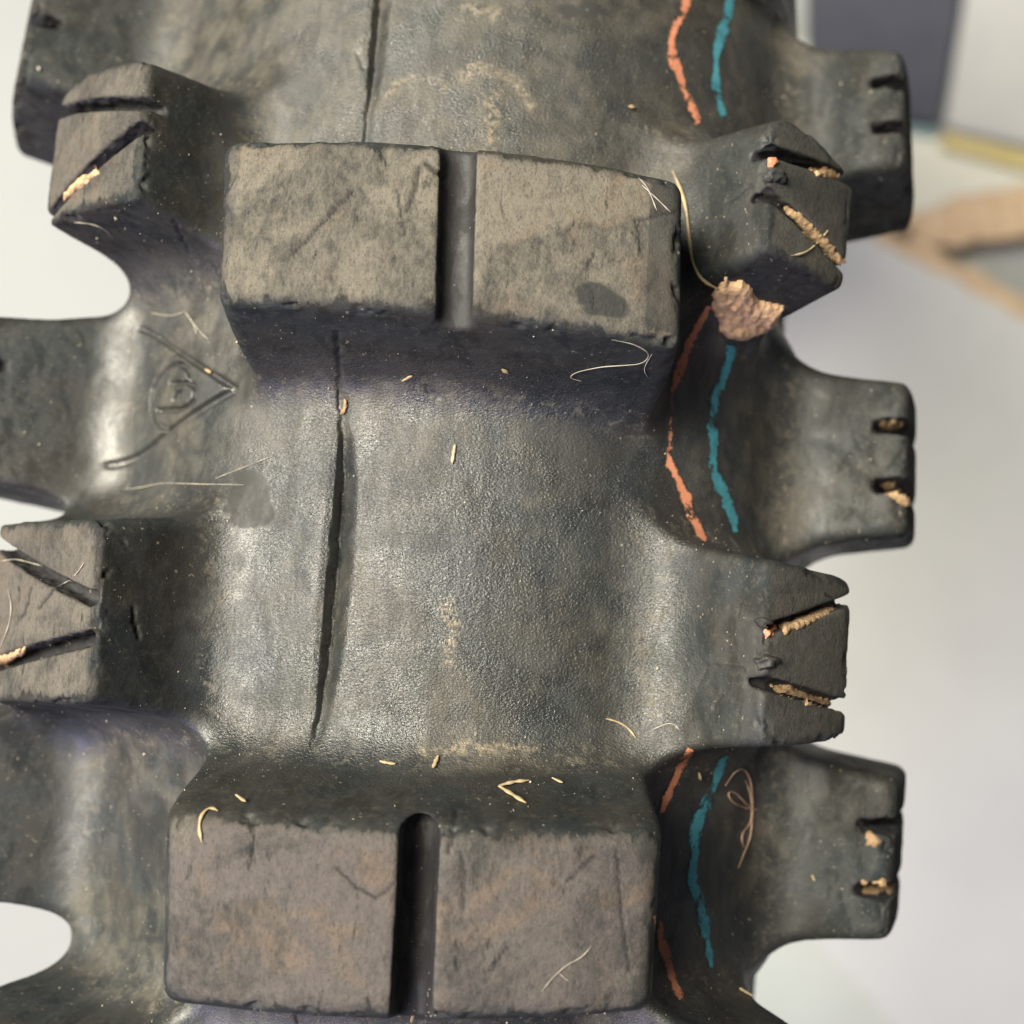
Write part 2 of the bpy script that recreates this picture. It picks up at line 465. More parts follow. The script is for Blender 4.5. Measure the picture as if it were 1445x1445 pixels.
    k.set(k.b.inputs['Specular IOR Level'], k.math('SUBTRACT', k.math('SUBTRACT', 1.0, k.math('MULTIPLY', wallm, 0.58)), k.math('MAXIMUM', k.math('MULTIPLY', k.math('MAXIMUM', top, clean), 0.40), k.math('MULTIPLY', k.ramp(k.noise(k.scale(st, (0.16, 0.5, 0.3)), 1.0, 5, 0.65, 0.5), 0.44, 0.60), 0.30)), clamp=True))
    # moulded leather-like grain on the carcass, scuffing on tops
    grain = k.noise(k.scale(st, (5.6, 3.4, 3.8)), 1.0, 2, 0.5, 0.6)
    gs = k.math('MULTIPLY', k.attr('grain'), k.math('SUBTRACT', 1.0, clean), clamp=True)
    n1 = k.bump(grain, 0.00015, gs)
    scuff = k.noise(k.scale(st, (1.6, 2.4, 1.8)), 1.0, 6, 0.8, 0.4)
    n2 = k.bump(scuff, 0.00022, k.math('ADD', 0.20, k.math('MULTIPLY', top, 0.7)), n1)
    n3 = k.bump(fine, 0.00009, k.math('ADD', 0.4, k.math('MULTIPLY', top, 0.6)), n2)
    k.set(k.b.inputs['Normal'], n3)
    return k.m
RUBBER = rubber_material()

def simple(name, col, col2=None, rough=0.7, scale=300.0, bump=0.0, spec=0.4):
    k = NT(name); co = k.n('ShaderNodeTexCoord').outputs['Object']
    nz = k.noise(co, scale, 4, 0.6)
    k.set(k.b.inputs['Base Color'], k.mix(k.ramp(nz, 0.3, 0.7), col, col2 or col))
    k.b.inputs['Roughness'].default_value = rough; k.b.inputs['Specular IOR Level'].default_value = spec
    if bump: k.set(k.b.inputs['Normal'], k.bump(nz, bump))
    return k.m
MUD = simple('dried_mud', (0.50, 0.31, 0.16), (0.62, 0.42, 0.25), 0.95, 1400, 0.0004, 0.1)
MUD_YELLOW = simple('sandy_mud', (0.25, 0.165, 0.095), (0.35, 0.24, 0.145), 0.95, 1800, 0.0004, 0.1)
STRAW = simple('straw', (0.29, 0.22, 0.125), (0.42, 0.33, 0.205), 0.6, 900, 0.0001)
FIBRE = simple('pale_fibre', (0.26, 0.23, 0.19), (0.38, 0.35, 0.29), 0.6, 900)
FIBRE_BROWN = simple('brown_fibre', (0.30, 0.19, 0.13), (0.42, 0.28, 0.2), 0.6, 900)
SPECK = simple('dust_grain', (0.26, 0.22, 0.17), (0.48, 0.43, 0.35), 0.9, 500)

def paint(name, col, dark):
    k = NT(name); st = k.attr('st', 'Vector'); wear = k.attr('wear')
    n = k.noise(st, 2.6, 4, 0.75); n2 = k.noise(st, 0.5, 2, 0.5)
    k.set(k.b.inputs['Base Color'], k.mix(k.ramp(n2, 0.3, 0.75), col, dark))
    k.b.inputs['Roughness'].default_value = 0.6; k.b.inputs['Specular IOR Level'].default_value = 0.3
    pw = k.ramp(k.noise(st, 0.42, 3, 0.6), 0.48, 0.66)
    a = k.ramp(k.math('SUBTRACT', k.math('SUBTRACT', n, k.math('MULTIPLY', wear, 0.72)), k.math('MULTIPLY', pw, 0.30)), 0.0, 0.20)
    k.set(k.b.inputs['Alpha'], a)
    return k.m
ORANGE = paint('orange_paint', (0.55, 0.225, 0.13), (0.43, 0.165, 0.095))
TEAL = paint('teal_paint', (0.065, 0.26, 0.32), (0.04, 0.17, 0.22))

# ------------------------------------------------------------------ floor
def box_mesh(name, pts_top, z0, z1, mat, bevel=1.0):
    """prism from a plan outline (mm, xy) with softened edges"""
    import bmesh
    bm = bmesh.new()
    lo = [bm.verts.new((x * MM, y * MM, z0 * MM)) for x, y in pts_top]
    hi = [bm.verts.new((x * MM, y * MM, z1 * MM)) for x, y in pts_top]
    n = len(lo)
    bm.faces.new(hi); bm.faces.new(lo[::-1])
    for i in range(n): bm.faces.new((lo[i], lo[(i + 1) % n], hi[(i + 1) % n], hi[i]))
    bmesh.ops.recalc_face_normals(bm, faces=bm.faces)
    if bevel: bmesh.ops.bevel(bm, geom=list(bm.edges), offset=bevel * MM, segments=2, affect='EDGES')
    me = bpy.data.meshes.new(name); bm.to_mesh(me); bm.free(); me.materials.append(mat)
    return me
FLOOR_M = simple('white_floor', (0.262, 0.274, 0.276), (0.285, 0.297, 0.298), 0.6, 6.0)
fl = link('floor', box_mesh('floor', [(-2500, -2500), (2500, -2500), (2500, 2500), (-2500, 2500)], -20, 0, FLOOR_M, 0), kind='structure')

# ------------------------------------------------------------------ the tyre
tyre = bpy.data.objects.new('motocross_tyre', None); COL.objects.link(tyre)
tyre['label'] = 'black knobbly motocross tyre, dusty, with cut knobs and orange and teal stripes'
tyre['category'] = 'tyre'
tyre.empty_display_size = 0.05

VOX = 0.215
S_LO, S_HI = -66.0, 94.0
T_LIM = math.radians(97) * RHO
ax_s = np.arange(S_LO, S_HI, VOX); ax_t = np.arange(-T_LIM, T_LIM, VOX); ax_h = np.arange(-3.6, 21.0, VOX)
FIELD, OWN = build_field(ax_s, ax_t, ax_h, KNOBS)
gv, F = surface_nets(FIELD)
ST = np.stack([ax_s[0] + gv[:, 0] * VOX, ax_t[0] + gv[:, 1] * VOX, ax_h[0] + gv[:, 2] * VOX], 1)
gi = np.clip(np.rint(gv).astype(int), 0, np.array(OWN.shape) - 1)
vown = OWN[gi[:, 0], gi[:, 1], gi[:, 2]]
del OWN
P3 = to3d(ST[:, 0], ST[:, 1], ST[:, 2])
N3 = vert_normals(P3, F)
if np.mean(np.sum(N3 * (P3 - np.array([0, 0, ZC])), 1)) < 0:
    F = F[:, ::-1]; N3 = -N3
top, slot, edge = masks(KNOBS, ST)
# wear: slow undulation, small pits, chipped edges
low = vnoise(ST * 0.28, 1) * 0.05 + vnoise(ST * 0.9, 2) * 0.02
pit = vnoise(ST * 1.7, 3) * 0.035
chip = np.clip(vnoise(ST * np.array([0.55, 0.75, 0.5]), 4) + 0.45 * vnoise(ST * 1.9, 5) - 0.22, 0, 1)
disp = low * np.where(vown > 0, 1.0, 0.45) + pit * (0.3 + 0.9 * top) - chip * edge * 1.05
slot = np.maximum(slot, 0.55 * sstep(0.12, -0.1, emblem_dist(ST[:, 0], ST[:, 1])) * (ST[:, 2] < 3))  # emblem lines darkened in colour too: painted shade of the recess
disp += edge * vnoise(ST * 0.7, 8) * 0.10
kc = np.array([0.0] + [0.0 if k.kind == 'centre_knob' else 1.0 for k in KNOBS])[vown]
disp += slot * (vnoise(ST * 1.1, 6) * 0.22 + vnoise(ST * 2.6, 7) * 0.10) * kc
# cuts and cracks in the rubber: pixel polylines, width (mm), depth (mm)
CUTS = [([(412, 358), (455, 315), (497, 270)], .22, .35), ([(592, 235), (580, 285), (572, 300)], .5, .5), ([(600, 230), (625, 250)], .8, .35),
        ([(560, 270), (570, 330)], .15, .2), ([(825, 380), (840, 358)], .15, .2), ([(900, 310), (955, 298)], .18, .2),
        ([(475, 1225), (500, 1250), (530, 1268), (555, 1250)], .2, .3), ([(632, 1205), (640, 1180), (645, 1140)], .35, .4), ([(652, 1285), (655, 1230), (650, 1200)], .3, .3),
        ([(800, 1245), (838, 1208)], .2, .25), ([(692, 1370), (715, 1335)], .2, .2), ([(870, 1200), (878, 1300), (888, 1370)], .2, .2),
        ([(475, 470), (479, 520), (478, 575)], .3, .5), 
        ([(600, 548), (618, 562)], .9, .4), ([(1025, 285), (1058, 262)], .3, .4), ([(985, 965), (998, 940), (1050, 945)], .25, .35),
        ([(1165, 838), (1180, 848)], .2, .3), ([(130, 775), (143, 752), (178, 764)], .5, .4), ([(187, 860), (195, 900)], .4, .5), ([(30, 870), (45, 828)], .5, .35), ([(55, 858), (75, 832)], .5, .35),
        ([(245, 310), (262, 345), (268, 362)], .3, .35), ([(340, 1160), (352, 1130), (365, 1115)], .3, .3), ([(505, 75), (512, 95)], .7, .4), ([(1005, 1000), (1025, 970)], .2, .3)]

def sample_field(s, t, h):
    x = np.clip((s - ax_s[0]) / VOX, 0, FIELD.shape[0] - 1.001); y = np.clip((t - ax_t[0]) / VOX, 0, FIELD.shape[1] - 1.001); z = np.clip((h - ax_h[0]) / VOX, 0, FIELD.shape[2] - 1.001)
    i, j, k = x.astype(int), y.astype(int), z.astype(int); fx, fy, fz = x - i, y - j, z - k
    out = 0
    for a in (0, 1):
        for b in (0, 1):
            for c in (0, 1):
                out = out + FIELD[i + a, j + b, k + c] * (fx if a else 1 - fx) * (fy if b else 1 - fy) * (fz if c else 1 - fz)
    return np.where(h > ax_h[-1], np.maximum(out, h - ax_h[-1] + 0.2), out)
def field_at(p):
    return sample_field(*to_st(p))
def cast(px, py):
    """first hit of pixel rays with the tread; returns points, normals, ok"""
    v = ray(px, py); n = len(v)
    d = np.full(n, 105.0); hit = np.zeros(n, bool)
    for i in range(420):
        f = field_at(CAM + v * d[:, None])
        hit |= f < 0
        d = np.where(hit, d, d + np.clip(f * 0.55, 0.12, 4.0))
        if hit.all(): break
    lo = d - 0.6; hi = d.copy()
    for _ in range(14):
        mid = (lo + hi) / 2; f = field_at(CAM + v * mid[:, None])
        hi = np.where(f < 0, mid, hi); lo = np.where(f < 0, lo, mid)
    p = CAM + v * hi[:, None]
    g = np.stack([field_at(p + e) - field_at(p - e) for e in np.eye(3) * 0.35], 1)
    g /= np.maximum(np.linalg.norm(g, axis=1, keepdims=True), 1e-9)
    _, t, _ = to_st(p)
    return p, g, hit & (d < 215) & (np.abs(t) < T_LIM - 1)

for pts, w, dep in CUTS:
    pts = np.array(pts, float)
    q = np.concatenate([np.linspace(a, b, max(2, int(np.hypot(*(b - a)) / 4))) for a, b in zip(pts[:-1], pts[1:])])
    q += RNG.normal(0, 1.0, q.shape)
    hp, hn, ok = cast(q[:, 0], q[:, 1]); hp = hp[ok]
    if len(hp) < 2: continue
    lo, hi = hp.min(0) - 2, hp.max(0) + 2
    c = np.flatnonzero(((P3 > lo) & (P3 < hi)).all(1))
    dmin = np.full(len(c), 9.0)
    for a, b in zip(hp[:-1], hp[1:]):
        e = b - a; u = np.clip(((P3[c] - a) @ e) / max(e @ e, 1e-9), 0, 1)
        dmin = np.minimum(dmin, np.linalg.norm(P3[c] - a - u[:, None] * e, axis=1))
    disp[c] -= 0.6 * dep * sstep(w * 0.45 + 0.20, 0.0, dmin)
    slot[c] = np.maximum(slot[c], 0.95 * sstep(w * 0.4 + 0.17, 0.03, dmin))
P3 = P3 + N3 * disp[:, None]
N3 = vert_normals(P3, F)

# clean, smooth or freshly scrubbed patches
clean = np.zeros(len(ST))
def patch_mask(poly, h, soft=0.35, amt=1.0):
    soft = soft * 0.5
    k = Knob('p', [unproj(x, y, h) for x, y in poly], h0=h, draft=0.0, rc=1.5)
    w = k.wall(ST[:, 0], ST[:, 1], np.full(len(ST), h)) + 0.5 * vnoise(ST * 0.6, 9) + 0.3 * vnoise(ST * 1.9, 10)
    near = np.abs(ST[:, 2] - h) < 3
    global clean
    clean = np.maximum(clean, near * amt * sstep(soft, -soft, w))
patch_mask([(318, 668), (350, 656), (380, 672), (384, 745), (325, 745), (322, 710)], 0.5)
patch_mask([(735, 600), (830, 585), (900, 600), (905, 640), (850, 668), (770, 650)], 0.5, 0.9, 0.35)
patch_mask([(795, 400), (830, 392), (880, 420), (895, 445), (870, 458), (820, 440)], HK + 0.3)
patch_mask([(375, 90), (450, 90), (450, 140), (400, 150)], 0.5, 0.8, 0.4)
patch_mask([(760, 0), (850, 0), (870, 18), (800, 28)], 0.5, 0.8, 0.8)
tdeg = np.degrees(np.abs(ST[:, 1]) / RHO)
grain = sstep(11, 5, ST[:, 2]) * sstep(50, 36, tdeg) * (1 - slot)
grain *= np.where(ST[:, 1] < np.interp(ST[:, 0], SEAM[:, 0], SEAM[:, 1]), sstep(36, 22, tdeg), 1.0) * 0.85 + 0.15
DUST = {id(A): 1.0, id(B): 0.9, id(L1): 0.8, id(L2): 0.85, id(L3): 0.8, id(R1): 0.35, id(R2): 0.35, id(R3): 0.35}
dlut = np.array([0.6] + [DUST.get(id(k), 0.35) for k in KNOBS]); tlut = np.array([0.0] + [1.0 if k is B else (0.15 if k is A else 0.4) for k in KNOBS])
near = vown.copy()
for n, k in enumerate(KNOBS):
    lo, hi = k.bounds(); q = (ST[:, 0] > lo[0]) & (ST[:, 0] < hi[0]) & (ST[:, 1] > lo[1]) & (ST[:, 1] < hi[1]) & (top > 0.05) & (near == 0); near[q] = n + 1
dusty = dlut[near]; tint = tlut[near]
# dried tide marks left on the rubber
mark = np.zeros(len(ST))
for pts, w in (([(545, 132), (562, 112), (590, 106), (618, 116), (626, 128)], 0.55), ([(652, 106), (680, 98), (712, 104), (738, 124), (748, 150)], 0.7), ([(660, 92), (700, 90)], 0.4),
               ([(690, 135), (692, 180), (688, 220)], 1.2), ([(630, 850), (640, 890), (632, 930)], 0.8), ([(655, 5), (700, 18)], 0.9), ([(240, 160), (260, 130)], 0.8), ([(600, 1062), (660, 1052), (750, 1056)], 0.6)):
    pl = np.array([unproj(x, y, 0.3) for x, y in pts])
    dm = np.full(len(ST), 9.0)
    for a, b in zip(pl[:-1], pl[1:]):
        e = b - a; u = np.clip(((ST[:, 0] - a[0]) * e[0] + (ST[:, 1] - a[1]) * e[1]) / (e @ e), 0, 1)
        dm = np.minimum(dm, np.hypot(ST[:, 0] - a[0] - u * e[0], ST[:, 1] - a[1] - u * e[1]))
    mark = np.maximum(mark, sstep(w * 1.5, 0, dm + 0.5 * vnoise(ST * 1.1, 51)) * (ST[:, 2] < 6))
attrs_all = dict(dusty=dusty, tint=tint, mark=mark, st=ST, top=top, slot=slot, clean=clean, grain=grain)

fown = np.max(vown[F], axis=1)
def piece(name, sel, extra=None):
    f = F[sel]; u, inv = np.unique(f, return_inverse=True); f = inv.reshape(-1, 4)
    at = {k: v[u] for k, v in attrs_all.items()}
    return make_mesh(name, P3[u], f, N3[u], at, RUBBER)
# rest of the carcass ring (out of the close-up), sidewalls and liner
def ring_patch(th0, th1, nth, prof, hgt=0.0):
    th = np.linspace(th0, th1, nth); pts = []
    for x, r in prof: pts.append(np.stack([np.full(nth, x), r * np.sin(th), ZC + r * np.cos(th)], -1))
    V = np.stack(pts, 1); n = len(prof)
    i = np.arange(nth - 1)[:, None] * n + np.arange(n - 1)[None, :]
    f = np.stack([i, i + n, i + n + 1, i + 1], -1).reshape(-1, 4)
    return V.reshape(-1, 3), f
def st_for(V):
    s, t, h = to_st(V); return np.stack([s, t, h], 1)
crown = [(RHO * math.sin(a), RC - RHO + RHO * math.cos(a)) for a in np.radians(np.linspace(-97, 97, 60))]
side_l = [(RHO * math.sin(a), RC - RHO + RHO * math.cos(a)) for a in np.radians(np.linspace(96.4, 128, 12))]
side_l += [(RHO * 0.72, RC - RHO * 1.75), (RHO * 0.62, RC - RHO * 1.95), (RHO * 0.50, RC - RHO * 2.0), (RHO * 0.46, RC - RHO * 1.9), (RHO * 0.6, RC - RHO * 1.6), (RHO * 0.80, RC - RHO * 1.1), (RHO * 0.70, RC - RHO * 0.45), (RHO * 0.3, RC - 9), (0, RC - 7)]
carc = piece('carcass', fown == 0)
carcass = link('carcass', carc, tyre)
V, f = ring_patch(S_HI / RC - 0.004, 2 * math.pi + S_LO / RC + 0.004, 260, crown)
z = np.zeros(len(V))
rest = link('carcass', make_mesh('carcass_rest', V, f[:, ::-1], None, dict(st=st_for(V), top=z, slot=z, clean=z, grain=z + 0.3, dusty=z + 0.6, tint=z, mark=z), RUBBER), tyre)
for sg in (1, -1):
    V, f = ring_patch(0, 2 * math.pi, 300, [(sg * x, r) for x, r in side_l])
    z = np.zeros(len(V))
    link('sidewall', make_mesh('sidewall', V, f if sg < 0 else f[:, ::-1], None, dict(st=st_for(V), top=z, slot=z, clean=z, grain=z, dusty=z + 0.6, tint=z, mark=z), RUBBER), tyre)
knob_obj = {}
for n, k in enumerate(KNOBS):
    sel = fown == n + 1
    if sel.sum() < 10: continue
    knob_obj[n] = link(k.kind, piece(k.kind, sel), tyre)

# coarse copies of the knobs round the rest of the wheel
def coarse(k):
    lo, hi = k.bounds(); v = 0.8
    s = np.arange(lo[0], hi[0], v); t = np.arange(lo[1], hi[1], v); h = np.arange(-1.6, 22, v)
    D, own = build_field(s, t, h, [k], False)
    g, f = surface_nets(D); st = np.stack([s[0] + g[:, 0] * v, t[0] + g[:, 1] * v, h[0] + g[:, 2] * v], 1)
    st[:, 0] -= k.c[0]
    gi = np.clip(np.rint(g).astype(int), 0, np.array(own.shape) - 1); vo = own[gi[:, 0], gi[:, 1], gi[:, 2]]
    f = f[np.max(vo[f], axis=1) > 0]
    p = to3d(*st.T)
    nn = vert_normals(p, f)
    if np.mean(np.sum(nn * (p - np.array([0, 0, ZC])), 1)) < 0: f = f[:, ::-1]
    u, inv = np.unique(f, return_inverse=True); f = inv.reshape(-1, 4)
    kk = shifted(k, -k.c[0]); tp, sl, ed = masks([kk], st[u])
    return make_mesh(k.kind, p[u], f, None, dict(st=st[u], top=tp, slot=sl, clean=0 * tp, grain=0.2 + 0 * tp, dusty=0.7 + 0 * tp, tint=0.4 + 0 * tp, mark=0 * tp), RUBBER)
CIRC = 2 * math.pi * RC
def ring_copies(k, s_first, s_last, pitch):
    """fill the arc from s_first (top end) all the way round to s_last (bottom end)"""
    me = coarse(k)
    arc = CIRC - (s_first - s_last); n = max(1, round(arc / pitch)); step = arc / n
    first = None
    for i in range(1, n):
        a = (s_first + step * i) / RC
        o = bpy.data.objects.new(k.kind, me); COL.objects.link(o); o.parent = tyre
        rot = Matrix.Rotation(-a, 4, 'X'); c = Vector((0, 0, ZC * MM))
        o.matrix_local = Matrix.Translation(c) @ rot @ Matrix.Translation(-c)
ring_copies(B, A.c[0], B.c[0], A.c[0] - B.c[0])
ring_copies(R2, R1.c[0], R3.c[0], PR); ring_copies(L2, L1.c[0], L3.c[0], PL)
ring_copies(S2, S0.c[0], S3.c[0], PS); ring_copies(T2, T1.c[0], T3.c[0], T1.c[0] - T2.c[0])

# ------------------------------------------------------------------ printed stripes (parts of the tyre)
def resample(pts, step, blur=8):
    pts = np.array(pts, float); out = []
    seg = np.hypot(*(pts[1:, :2] - pts[:-1, :2]).T); L = np.concatenate([[0], np.cumsum(seg)])
    n = max(3, int(L[-1] / step)); u = np.linspace(0, L[-1], n)
    # smooth interpolation (Catmull-like through cosine of linear + small blur)
    q = np.stack([np.interp(u, L, pts[:, c]) for c in range(pts.shape[1])], 1)
    for _ in range(blur):
        q[1:-1] = 0.25 * q[:-2] + 0.5 * q[1:-1] + 0.25 * q[2:]
    return q
def stripe(name, pts, mat):
    q = resample(pts, 4.0, 14)
    q[:, 0] += 2.0 * vnoise(np.stack([q[:, 1] * 0.05, q[:, 1] * 0.0, q[:, 0] * 0], 1), 61) + 0.7 * vnoise(np.stack([q[:, 1] * 0.17, q[:, 1] * 0.0, q[:, 0] * 0], 1), 62)
    d = np.gradient(q[:, :2], axis=0); d /= np.linalg.norm(d, axis=1, keepdims=True); nrm = np.stack([-d[:, 1], d[:, 0]], 1)
    cols = np.linspace(-0.58, 0.58, 7); n = len(q)
    jit = 1 + 0.40 * vnoise(np.stack([q[:, 1] * 0.09, q[:, 0] * 0.09, q[:, 0] * 0], 1), 21)
    G = q[:, None, :2] + cols[None, :, None] * nrm[:, None, :] * (q[:, 2] * jit * 0.86)[:, None, None]
    p, g, ok = cast(G[..., 0].ravel(), G[..., 1].ravel())
    V = p + g * 0.10
    i = np.arange(n - 1)[:, None] * 7 + np.arange(6)[None, :]
    f = np.stack([i, i + 1, i + 8, i + 7], -1).reshape(-1, 4)
    good = ok[f].all(1) & (np.max(np.linalg.norm(V[f] - V[f][:, :1], axis=2), axis=1) < 2.2)
    f = f[good]
    if not len(f): return
    nn = vert_normals(V, f)
    if np.mean(np.sum(nn * g, 1)) < 0: f = f[:, ::-1]
    wear = np.tile(np.abs(cols) / 0.58, (n, 1)) ** 2.2
    thin = sstep(13, 5, q[:, 2])[:, None]
    wear = np.clip(wear * 0.72 + 0.40 * thin + 0.22, 0, 1)
    wear[:2] = 1; wear[-2:] = 1
    s, t, h = to_st(V)
    me = make_mesh(name, V, f, None, dict(st=np.stack([s, t, h], 1), wear=wear.ravel()), mat)
    link(name, me, tyre)
stripe('orange_stripe', [(970, -30, 18), (970, 0, 18), (950, 45, 14), (945, 75, 20), (958, 110, 14), (972, 140, 16), (986, 182, 14)], ORANGE)
stripe('orange_stripe', [(1003, 425, 12), (980, 470, 18), (962, 515, 20), (948, 545, 10), (947, 575, 6), (945, 610, 9), (940, 645, 12), (958, 680, 16), (970, 710, 18), (982, 745, 16), (1002, 770, 7)], ORANGE)
stripe('orange_stripe', [(978, 1050, 16), (955, 1090, 16), (937, 1138, 14), (928, 1155, 8)], ORANGE)
stripe('orange_stripe', [(924, 1285, 12), (930, 1310, 17), (938, 1345, 18), (945, 1380, 16), (964, 1416, 10)], ORANGE)
stripe('teal_stripe', [(1035, -30, 20), (1028, 0, 20), (1020, 50, 20), (1008, 80, 14), (1008, 110, 14), (1012, 140, 13), (1024, 170, 10)], TEAL)
stripe('teal_stripe', [(1038, 482, 18), (1022, 525, 20), (1010, 560, 15), (1003, 590, 15), (1006, 625, 19), (1003, 660, 15), (1018, 690, 22), (1030, 720, 18), (1040, 758, 12)], TEAL)
stripe('teal_stripe', [(1028, 1058, 12), (1010, 1095, 18), (992, 1140, 20), (980, 1165, 20), (978, 1210, 18), (975, 1250, 17), (990, 1280, 20), (995, 1310, 18), (1000, 1345, 14), (1003, 1372, 7)], TEAL)

# ------------------------------------------------------------------ dried mud, straw, hairs, dust
def inside(poly, x, y):
    poly = np.array(poly, float); r = np.zeros(len(x), bool); dm = np.full(len(x), 1e9)
    for a, b in zip(poly, np.roll(poly, -1, 0)):
        c = ((a[1] > y) != (b[1] > y)) & (x < (b[0] - a[0]) * (y - a[1]) / (b[1] - a[1] + 1e-12) + a[0]); r ^= c
        e = b - a; u = np.clip(((x - a[0]) * e[0] + (y - a[1]) * e[1]) / (e @ e), 0, 1)
        dm = np.minimum(dm, np.hypot(x - a[0] - u * e[0], y - a[1] - u * e[1]))
    return np.where(r, dm, -dm)
def crust(name, poly, thick, mat, seed=0, parent=None, rough=0.5, step=2.2, round_px=9.0, **props):
    """a lump stuck to the rubber: outline in photo pixels, distance from the rubber it sticks to"""
    poly = np.array(poly, float); lo, hi = poly.min(0) - 4, poly.max(0) + 4
    xs = np.arange(lo[0], hi[0], step); ys = np.arange(lo[1], hi[1], step)
    X, Y = np.meshgrid(xs, ys, indexing='ij'); x, y = X.ravel(), Y.ravel()
    nz = np.stack([x * 0.11, y * 0.11, x * 0 + seed * 3.7], 1)
    d = inside(poly, x, y) + 3.2 * vnoise(nz, seed) + 1.6 * vnoise(nz * 2.7, seed + 1)
    p, g, ok = cast(x, y)
    hgt = thick * np.sqrt(np.clip(d / round_px, 0, 1)) * (1 + rough * vnoise(nz * 1.3, seed + 2)) + thick * rough * 0.18 * vnoise(nz * 4, seed + 3)
    hgt = np.where(d < 1.0, -0.25, hgt)
    V = p + g * hgt[:, None]
    nx, ny = X.shape; i = np.arange(nx - 1)[:, None] * ny + np.arange(ny - 1)[None, :]
    f = np.stack([i, i + ny, i + ny + 1, i + 1], -1).reshape(-1, 4)
    f = f[(d[f].max(1) > 0) & ok[f].all(1)]
    f = f[np.max(np.linalg.norm(p[f] - p[f][:, :1], axis=2), axis=1) < 2.5]
    if len(f) < 4: print('crust too small', name, poly[0]); return
    u, inv = np.unique(f, return_inverse=True); f = inv.reshape(-1, 4); V = V[u]
    nn = vert_normals(V, f)
    if np.mean(np.sum(nn * g[u], 1)) < 0: f = f[:, ::-1]
    org = V.mean(0)
    if parent is not None: org = np.zeros(3)
    wear = np.zeros(len(V)); s_, t_, h_ = to_st(V)
    me = make_mesh(name, V, f, None, dict(wear=wear, st=np.stack([s_, t_, h_], 1)), mat, origin=org)
    o = link(name, me, parent, **props); o.location = Vector(org * MM)
    return o
def mud(label, poly, thick=0.5, mat=MUD, seed=0, **kw):
    crust('mud_lump', poly, thick, mat, seed, label=label, category='mud lump', group='dried mud packed on the tyre', **{'rough': 0.10, **kw})
mud('thick tan mud clod stuck under a shoulder knob above the teal stripe', [(1003, 412), (1025, 394), (1058, 398), (1066, 420), (1106, 432), (1098, 456), (1072, 470), (1045, 484), (1018, 472), (1008, 440)], 0.95, MUD, 3, rough=0.4, round_px=10)
mud('sandy mud strip filling the long slot with a hair across it', [(1098, 288), (1130, 300), (1165, 335), (1196, 368), (1194, 384), (1172, 368), (1135, 330)], 0.6, MUD_YELLOW, 5)
mud('small tan mud smear at the outer end of the slot above the hair', [(1140, 238), (1165, 236), (1188, 246), (1180, 254), (1150, 249)], 0.5, MUD, 7)
mud('tan mud strip in the upper slot of the shoulder knob below the stripe bend', [(1100, 882), (1135, 868), (1176, 853), (1182, 862), (1140, 882), (1106, 895)], 0.45, MUD_YELLOW, 9)
mud('tan mud strip in the lower slot of the shoulder knob with a cracked inner face', [(1084, 966), (1115, 968), (1150, 980), (1186, 990), (1184, 1004), (1140, 994), (1100, 980)], 0.5, MUD_YELLOW, 11)
mud('orange-brown mud sliver in the wide slot of the knob above the emblem', [(84, 282), (108, 254), (136, 236), (142, 244), (112, 268), (92, 286)], 0.5, MUD, 13)
mud('orange-brown mud crumb in the slot of the knob below the emblem', [(-6, 926), (20, 916), (38, 912), (36, 922), (12, 936), (-6, 942)], 0.6, MUD, 15)
mud('mud plug in the upper notch of the side knob beside the stripes', [(1240, 596), (1262, 592), (1276, 598), (1262, 610), (1244, 612)], 0.5, MUD_YELLOW, 17)
mud('mud plug in the lower notch of the side knob beside the stripes', [(1242, 684), (1262, 680), (1282, 700), (1284, 716), (1262, 706), (1246, 700)], 0.5, MUD_YELLOW, 19)
mud('square mud plug in the upper notch of the side knob near the hair tangle', [(1222, 1176), (1240, 1176), (1246, 1190), (1232, 1198), (1222, 1192)], 0.5, MUD_YELLOW, 21)
mud('wide mud plug in the lower notch of the side knob near the hair tangle', [(1216, 1244), (1240, 1242), (1262, 1250), (1262, 1264), (1230, 1262), (1216, 1258)], 0.5, MUD_YELLOW, 23)
crust('orange_paint_spot', [(1084, 222), (1094, 220), (1098, 230), (1090, 236), (1083, 231)], 0.3, ORANGE, 31, parent=tyre, step=1.5, round_px=4)
crust('orange_paint_spot', [(1078, 888), (1088, 880), (1098, 882), (1092, 896), (1082, 898)], 0.3, ORANGE, 33, parent=tyre, step=1.5, round_px=4)
crust('torn_rubber', [(1075, 250), (1092, 238), (1110, 246), (1108, 262), (1090, 258), (1080, 262)], 0.7, RUBBER, 35, parent=tyre, step=1.5, rough=0.8, round_px=5)
crust('torn_rubber', [(1064, 876), (1080, 868), (1092, 876), (1086, 888), (1074, 892)], 0.6, RUBBER, 37, parent=tyre, step=1.5, rough=0.8, round_px=5)
crust('torn_rubber', [(1062, 930), (1080, 922), (1100, 930), (1092, 942), (1070, 948)], 0.6, RUBBER, 39, parent=tyre, step=1.5, rough=0.8, round_px=5)

